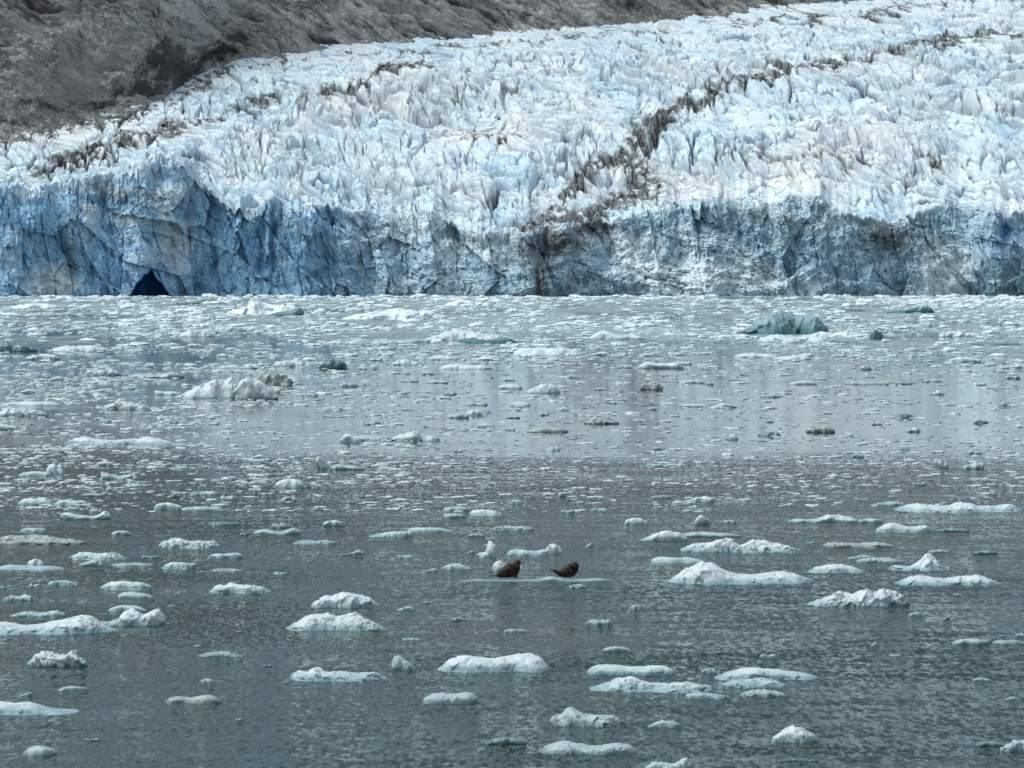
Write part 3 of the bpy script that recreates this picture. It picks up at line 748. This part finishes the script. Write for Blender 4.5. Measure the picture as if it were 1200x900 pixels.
# larger bergs with parts
def berg(label, parts, x, yb):
    X0, Y0 = on_water(x, yb)
    e = bpy.data.objects.new('iceberg', None); COL.objects.link(e); e.location = (X0, Y0, 0)
    tag(e, label, 'iceberg')
    for j, (nm, x0, x1, y, hs, m, lump, pl) in enumerate(parts):
        make_floe(nm, x0, x1, y, hs, m, pl, None, None, int(x) * 3 + j * 17, .6, lump, e, .35)
        TAKEN.append((x0, x1, y, max(hs), label))
berg('dark teal tilted iceberg with white rubble along its foot', [
    ('ice_body', 866, 970, 392, [2,6,13,19,20,27,31,28,25,23,26,24,9], 'k', .27, 'dark teal slanting body'),
    ('rubble_foot', 888, 975, 401, [4,7,9,6,7,8,6,3], 'w', .45, 'white rubble'),
    ('rubble_foot', 945, 1022, 396, [5,7,6,8,5,6], 'w', .45, 'white rubble')], 918, 392)
berg('bright white iceberg with two rounded lobes split by a cleft', [
    ('front_lobe', 206, 279, 467, [3,8,14,22,26,25,20], 'w', .25, None),
    ('rear_lobe', 272, 326, 468, [14,24,27,25,20,14,4], 'w', .25, None),
    ('low_tail', 181, 213, 463, [7,4,4,3], 'w', .3, None)], 262, 467)
berg('pale blue distant iceberg with a small spire and teal flank', [
    ('ice_body', 266, 355, 369, [3,6,8,12,25,16,13,12,13,12,6], 'b', .3, None),
    ('teal_flank', 314, 356, 371, [3,6,7,12,9], 'k', .25, 'teal lower flank')], 312, 369)
berg('white topped iceberg with a teal undercut edge and long low tail', [
    ('snowy_top', 488, 606, 401, [3,5,8,14,17,15,13,11,10,8,4], 'w', .3, None),
    ('teal_edge', 530, 606, 403, [3,6,8,4,6,8,5], 'k', .25, 'teal undercut edge'),
    ('low_tail', 433, 505, 402, [3,4,4,5,5], 'c', .3, None)], 548, 402)

# ---------------------------------------------------------------- the seals and their raft
make_floe('ice_floe', 538, 720, 682, [2,3,4,3,3,3,3,3,3,4,8,5,3,4,4,5,5,3], 'c', 'long thin low raft on which both seals lie', 'ice floe', None, 9001, .12, .12)

def lofted(bm, pts, nseg=16):
    rings = []
    n = len(pts)
    for i, (p, a, b) in enumerate(pts):
        p = Vector(p); t = (Vector(pts[min(i + 1, n - 1)][0]) - Vector(pts[max(i - 1, 0)][0])).normalized()
        ref = Vector((0, 1, 0)) if abs(t.y) < .9 else Vector((0, 0, 1))
        s = t.cross(ref).normalized(); q = s.cross(t).normalized()
        rings.append([bm.verts.new(p + s * (a * math.cos(k * 2 * math.pi / nseg)) + q * (b * math.sin(k * 2 * math.pi / nseg))) for k in range(nseg)])
    for r0, r1 in zip(rings[:-1], rings[1:]):
        for k in range(nseg):
            bm.faces.new((r0[k], r0[(k + 1) % nseg], r1[(k + 1) % nseg], r1[k]))
    bm.faces.new(rings[0][::-1]); bm.faces.new(rings[-1])

def seal_material(name, back, belly):
    t = NT(name); p = t.n('ShaderNodeTexCoord').outputs['Object']
    n = t.noise(p, 5.0, 5, .65); n2 = t.noise(p, 14.0, 3, .6)
    z = t.n('ShaderNodeSeparateXYZ', {0: p}).outputs[0]
    c = t.mix(t.ramp(n2, .5, .68, 0, .7), back, tuple(v * .35 for v in back))
    c = t.mix(t.math('MULTIPLY', t.ramp(n, .5, .66), .8), c, belly)
    t.bsdf(Base_Color=c, Roughness=.5, Specular_IOR_Level=.12, Normal=t.bump(n2, .01, .6))
    return t.m

def make_seal(label, loc, spine, limbs, mat, eyes, nose, rz):
    bm = bmesh.new()
    lofted(bm, [(q, a * 1.28, b * 1.27) for q, a, b in spine])
    for l in limbs: lofted(bm, l, 10)
    bmesh.ops.recalc_face_normals(bm, faces=bm.faces)
    me = bpy.data.meshes.new('tmp'); bm.to_mesh(me); bm.free()
    o = bpy.data.objects.new('seal', me); COL.objects.link(o)
    md = o.modifiers.new('r', 'REMESH'); md.mode = 'VOXEL'; md.voxel_size = .022
    sm = o.modifiers.new('s', 'SMOOTH'); sm.iterations = 5
    dg = bpy.context.evaluated_depsgraph_get(); dg.update()
    m2 = bpy.data.meshes.new_from_object(o.evaluated_get(dg)); o.modifiers.clear(); o.data = m2
    bpy.data.meshes.remove(me); m2.name = 'seal'
    for p in m2.polygons: p.use_smooth = True
    m2.materials.clear(); m2.materials.append(mat)
    o.location = loc; o.rotation_euler = (0, 0, rz)
    tag(o, label, 'seal', 'seals resting on the ice')
    for nm, lst, r in (('eye', eyes, .028), ('nose', [nose], .035)):
        for c in lst:
            b = bmesh.new(); bmesh.ops.create_uvsphere(b, u_segments=10, v_segments=8, radius=r)
            mm = bpy.data.meshes.new(nm); b.to_mesh(mm); b.free(); mm.materials.append(M_EYE); add(nm, mm, c, o)
    return o
e_ = NT('wet_black'); e_.bsdf(Base_Color=(.006, .006, .006), Roughness=.15); M_EYE = e_.m

def on_raft(px):
    x, y = on_water(px, 682); return Vector((x, y, 0))
# first seal: hind end low at the left, chest and turned away head high at the right
p1 = on_raft(596); p1.y += 1.0; p1.x *= 1 + 1.0 / p1.y; p1.z = .16
make_seal('plump reddish brown seal beside the white snow block, head turned away', p1,
    [((-.74, .05, .09), .03, .05), ((-.60, .03, .12), .09, .10), ((-.38, .0, .22), .19, .21), ((-.12, -.02, .34), .29, .31), ((.16, -.04, .45), .35, .37),
     ((.34, .0, .54), .29, .31), ((.43, .05, .66), .22, .24), ((.46, .08, .76), .165, .18), ((.50, .12, .83), .15, .155), ((.57, .18, .84), .13, .13), ((.65, .25, .81), .08, .07), ((.68, .28, .80), .045, .045)],
    [[((-.66, -.02, .10), .05, .07), ((-.84, -.10, .10), .035, .10), ((-.98, -.16, .14), .015, .12)],
     [((-.66, .08, .10), .05, .07), ((-.84, .15, .08), .035, .10), ((-.96, .22, .10), .015, .12)],
     [((.22, -.32, .26), .07, .05), ((.34, -.44, .10), .09, .035), ((.46, -.52, .03), .07, .02)],
     [((.26, .28, .26), .07, .05), ((.38, .40, .10), .09, .035), ((.5, .46, .03), .07, .02)]],
    seal_material('brown_seal_fur', (.022, .012, .008), (.075, .046, .028)), [(.55, .29, .91), (.66, .12, .90)], (.71, .305, .81), math.radians(0))
# second seal: hind flippers lifted at the left, belly on the ice, raised spotted head at the right
p2 = on_raft(662); p2.y += 1.0; p2.x *= 1 + 1.0 / p2.y; p2.z = .17
make_seal('dark mottled seal on the raft with head and hind flippers raised', p2,
    [((-.62, .06, .40), .05, .06), ((-.50, .05, .33), .09, .10), ((-.32, .04, .26), .15, .17), ((-.10, .02, .28), .22, .24), ((.14, .0, .34), .29, .31),
     ((.36, -.04, .44), .31, .33), ((.50, -.12, .58), .25, .28), ((.54, -.22, .69), .19, .20), ((.53, -.34, .71), .155, .155), ((.52, -.46, .67), .10, .09), ((.515, -.53, .65), .055, .05)],
    [[((-.56, .0, .37), .05, .06), ((-.72, -.06, .44), .03, .10), ((-.88, -.12, .47), .012, .12)],
     [((-.56, .1, .37), .05, .06), ((-.72, .17, .42), .03, .10), ((-.86, .22, .50), .012, .12)],
     [((.30, -.28, .26), .07, .05), ((.26, -.42, .10), .09, .035), ((.22, -.50, .03), .07, .02)],
     [((.42, .26, .26), .07, .05), ((.46, .40, .10), .09, .035), ((.5, .48, .03), .07, .02)]],
    seal_material('spotted_seal_fur', (.012, .009, .007), (.105, .078, .050)), [(.445, -.43, .76), (.60, -.43, .76)], (.515, -.56, .665), math.radians(8))

# ---------------------------------------------------------------- smaller countable chunks, each told apart by its neighbour
def free(x0, x1, y, pad=3):
    for (a, b, yy, h, _) in TAKEN:
        if x0 < b + pad and x1 > a - pad and y - 9 < yy + 2 and y > yy - h - 3: return False
    return True
NAMED = list(TAKEN); used = set(); made = 0; tries = 0
SH = [('small flat', [3,4,4,3]), ('small humped', [3,7,6,3]), ('small pointed', [2,4,8,4]), ('small two lumped', [4,6,3,6,4]), ('low ragged', [3,5,3,4,5,3]), ('tiny', [3,5,3])]
while made < 128 and tries < 20000:
    tries += 1
    z_ = random.random()
    y = 372 + 105 * random.random() ** 1.2 if z_ < .62 else 480 + 400 * random.random() ** 1.3
    x = random.uniform(0, 1200)
    if y < 560 and x > 780 and random.random() < .5: continue
    nm, hs = random.choice(SH)
    wd = random.uniform(12, 30) if y < 480 else random.uniform(9, 22)
    if nm == 'tiny': wd = random.uniform(8, 12)
    if not free(x - wd / 2, x + wd / 2, y): continue
    best = min(NAMED, key=lambda f: math.hypot((f[0] + f[1]) / 2 - x, 2.0 * (f[2] - y)))
    dx_ = x - (best[0] + best[1]) / 2; dy_ = best[2] - y
    if abs(dx_) > abs(dy_) * 1.6: rel = 'just left of' if dx_ < 0 else 'just right of'
    else: rel = 'just behind' if dy_ > 0 else 'just in front of'
    ice = random.choice('wwwwccc')
    col = {'w': 'white', 'c': 'glassy', 'd': 'grey'}[ice]
    tail = best[4]
    lab = f'{nm} {col} chunk {rel} the {tail}'
    if len(lab.split()) > 16: continue
    key = (rel, tail)
    if key in used: continue
    used.add(key)
    k = random.uniform(.6, .9)
    make_floe('ice_chunk', x - wd / 2, x + wd / 2, y, [h * k for h in hs], ice, lab, 'ice chunk', 'small ice chunks between the floes', 5000 + made * 7)
    made += 1

# ---------------------------------------------------------------- brash: the uncountable small ice
def chips(name, px, py, wpx, hpx, mat, label, asp=(.5, 1.0)):
    n = len(px); K = 9
    d = FW[None, :] + UP[None, :] * ((450.0 - py) / F)[:, None]
    tq = -H / d[:, 2]; X0 = (px - 600) / F * tq; Y0 = d[:, 1] * tq
    s = F / Y0
    W = wpx / s; hz = hpx / s; Dp = W * rng.uniform(asp[0], asp[1], n)
    rad = np.array([1.0, .93, .62]); zz = np.array([-.5, .55, .95])
    th = (np.arange(K) / K * 2 * np.pi)[None, :] + rng.uniform(0, 6.3, n)[:, None]
    rk = rng.uniform(.72, 1.2, (n, K)); V = np.zeros((n, 3 * K + 1, 3), np.float32)
    for j in range(3):
        jr = rk * rng.uniform(.85, 1.1, (n, K)) * rad[j]
        V[:, j * K:(j + 1) * K, 0] = np.cos(th) * jr * W[:, None] / 2
        V[:, j * K:(j + 1) * K, 1] = np.sin(th) * jr * Dp[:, None] / 2
        V[:, j * K:(j + 1) * K, 2] = (zz[j] * (rng.uniform(.35, 1.25, (n, K)) if j else 1)) * hz[:, None]
    V[:, -1, 2] = hz * rng.uniform(.7, 1.1, n)
    V[:, :, 0] += X0[:, None]; V[:, :, 1] += Y0[:, None]
    f = []
    for j in range(2):
        for k in range(K):
            a, b = j * K + k, j * K + (k + 1) % K
            f += [(a, b, b + K), (a, b + K, a + K)]
    for k in range(K): f.append((2 * K + k, 2 * K + (k + 1) % K, 3 * K))
    f = np.array(f)[None] + (np.arange(n) * (3 * K + 1))[:, None, None]
    o = add(name, mesh_from(name, V.reshape(-1, 3), f.reshape(-1, 3), mat, False))
    return tag(o, label, None, None, 'stuff')

def scatter(n, y0, y1, pw, keep, x0=-120, x1=1320):
    xs = []; ysl = []
    while sum(map(len, xs)) < n:
        x = rng.uniform(x0, x1, n); y = y0 + (y1 - y0) * rng.uniform(0, 1, n) ** pw
        m = rng.uniform(0, 1, n) < keep(x, y)
        xs.append(x[m]); ysl.append(y[m])
    return np.concatenate(xs)[:n], np.concatenate(ysl)[:n]
def patch(x, y):
    return np.clip(.55 + 1.3 * fbm(x / 130, y / 17, 301, 3), 0.04, 1)
def open_leads(x, y):
    k = np.ones_like(x)
    for (cx, cy, rx, ry, a) in [(1000,480,330,50,.75),(230,424,90,9,.9),(700,450,120,25,.6),(640,510,260,60,.5)]:
        k *= 1 - a * np.exp(-(((x - cx) / rx) ** 2 + ((y - cy) / ry) ** 2))
    return k
x, y = scatter(15000, 348.3, 432, 1.3, lambda x, y: patch(x, y) * (1 - .75 * sstep(395, 432, y)) * open_leads(x, y))
n = len(x); wp = rng.lognormal(1.75, .6, n).clip(2, 26) * (0.75 + .25 * rng.random(n)); hp = (wp * rng.uniform(.06, .22, n)).clip(.4, 4.0)
chips('brash_ice', x, y, wp, hp, FM['b'], 'dense white brash ice crowding the far water below the cliff')
x, y = scatter(7500, 385, 570, 1.3, lambda x, y: patch(x, y) ** 1.5 * open_leads(x, y))
n = len(x); wp = rng.lognormal(1.6, .6, n).clip(1.5, 18); hp = (wp * rng.uniform(.04, .16, n)).clip(.25, 2.4)
chips('brash_ice', x, y, wp, hp, FM['s'], 'loose white brash ice thinning out over the middle water')
x, y = scatter(190, 347.4, 349.3, 1.0, lambda x, y: np.clip(.45 + 1.5 * fbm(x / 60, y * 0, 305, 3), .05, 1))
n = len(x); wp = rng.lognormal(1.9, .6, n).clip(2, 22); hp = (wp * rng.uniform(.1, .28, n)).clip(.5, 3.5)
chips('fallen_ice_rubble', x, y, wp, hp, FM['b'], 'broken ice rubble heaped along the foot of the cliff')
x, y = scatter(5200, 425, 600, 1.1, lambda x, y: np.clip(.3 + 1.8 * fbm(x / 140, y / 10, 304, 3), .04, 1) * np.where(x < 480, 1, .5))
n = len(x); wp = rng.lognormal(1.75, .6, n).clip(1.5, 18); hp = (wp * rng.uniform(.04, .14, n)).clip(.25, 1.8)
chips('thin_ice_slush', x, y, wp, hp, FM['s'], 'thin flat slush fragments drifting in bands over the middle water')
x, y = scatter(2600, 400, 590, 1.15, lambda x, y: np.clip(.25 + 2.2 * fbm(x / 150, y / 9, 302, 3), .03, 1) * np.where(x > 350, 1, .45))
n = len(x); wp = rng.lognormal(1.6, .5, n).clip(1.5, 13); hp = rng.uniform(.2, .6, n)
chips('dark_brash_ice', x, y, wp, hp, FM['x'], 'dark clear ice chips floating flat on the calm water')
x, y = scatter(800, 560, 910, 1.2, lambda x, y: np.clip(.2 + 1.8 * fbm(x / 120, y / 30, 303, 3), .03, 1))
n = len(x); wp = rng.lognormal(1.1, .6, n).clip(1, 11); hp = (wp * rng.uniform(.05, .15, n)).clip(.2, 1.2)
chips('ice_crumbs', x, y, wp, hp, FM['c'], 'tiny ice crumbs sprinkled over the near water')
# ---------------------------------------------------------------- light, world, camera
SUN_EL, SUN_AZ = math.radians(58), math.radians(-80)      # azimuth from +Y (behind the glacier), clockwise
w = bpy.data.worlds.new('World'); scene.world = w; w.use_nodes = True
nt = w.node_tree; nt.nodes.clear()
sky = nt.nodes.new('ShaderNodeTexSky'); sky.sky_type = 'NISHITA'; sky.sun_disc = False
sky.sun_elevation = SUN_EL; sky.sun_rotation = SUN_AZ; sky.air_density = 1.0; sky.dust_density = 4.0; sky.ozone_density = 1.0
hs = nt.nodes.new('ShaderNodeHueSaturation'); hs.inputs['Saturation'].default_value = 0.38
bg = nt.nodes.new('ShaderNodeBackground'); bg.inputs['Strength'].default_value = 0.112
wo_ = nt.nodes.new('ShaderNodeOutputWorld')
nt.links.new(sky.outputs[0], hs.inputs['Color']); tint = nt.nodes.new('ShaderNodeMix'); tint.data_type = 'RGBA'; tint.blend_type = 'MULTIPLY'; tint.inputs[0].default_value = 1.0
tint.inputs[7].default_value = (0.89, 1.0, 1.02, 1)
nt.links.new(hs.outputs[0], tint.inputs[6]); nt.links.new(tint.outputs[2], bg.inputs[0]); nt.links.new(bg.outputs[0], wo_.inputs[0])
L = bpy.data.lights.new('sun', 'SUN'); L.energy = 0.9; L.angle = math.radians(35); L.color = (0.98, 1.0, 0.985)
lo = bpy.data.objects.new('sun', L); COL.objects.link(lo)
sd = Vector((math.sin(SUN_AZ) * math.cos(SUN_EL), math.cos(SUN_AZ) * math.cos(SUN_EL), math.sin(SUN_EL)))
lo.rotation_euler = sd.to_track_quat('Z', 'Y').to_euler(); lo.location = (0, 0, 400)

cam = bpy.data.cameras.new('camera'); cam.lens = 120; cam.sensor_width = 36; cam.clip_start = 1; cam.clip_end = 30000
co = bpy.data.objects.new('camera', cam); COL.objects.link(co)
co.location = (0, 0, H); co.rotation_euler = (math.pi / 2 - PITCH, 0, 0)
scene.camera = co
scene.render.resolution_x, scene.render.resolution_y = 1024, 768
vs = scene.view_settings
vs.view_transform = 'Standard'; vs.look = 'None'; vs.gamma = 1.0; vs.exposure = EXPOSURE
scene.render.engine = 'CYCLES'
scene.cycles.max_bounces = 6; scene.cycles.diffuse_bounces = 3; scene.cycles.glossy_bounces = 3
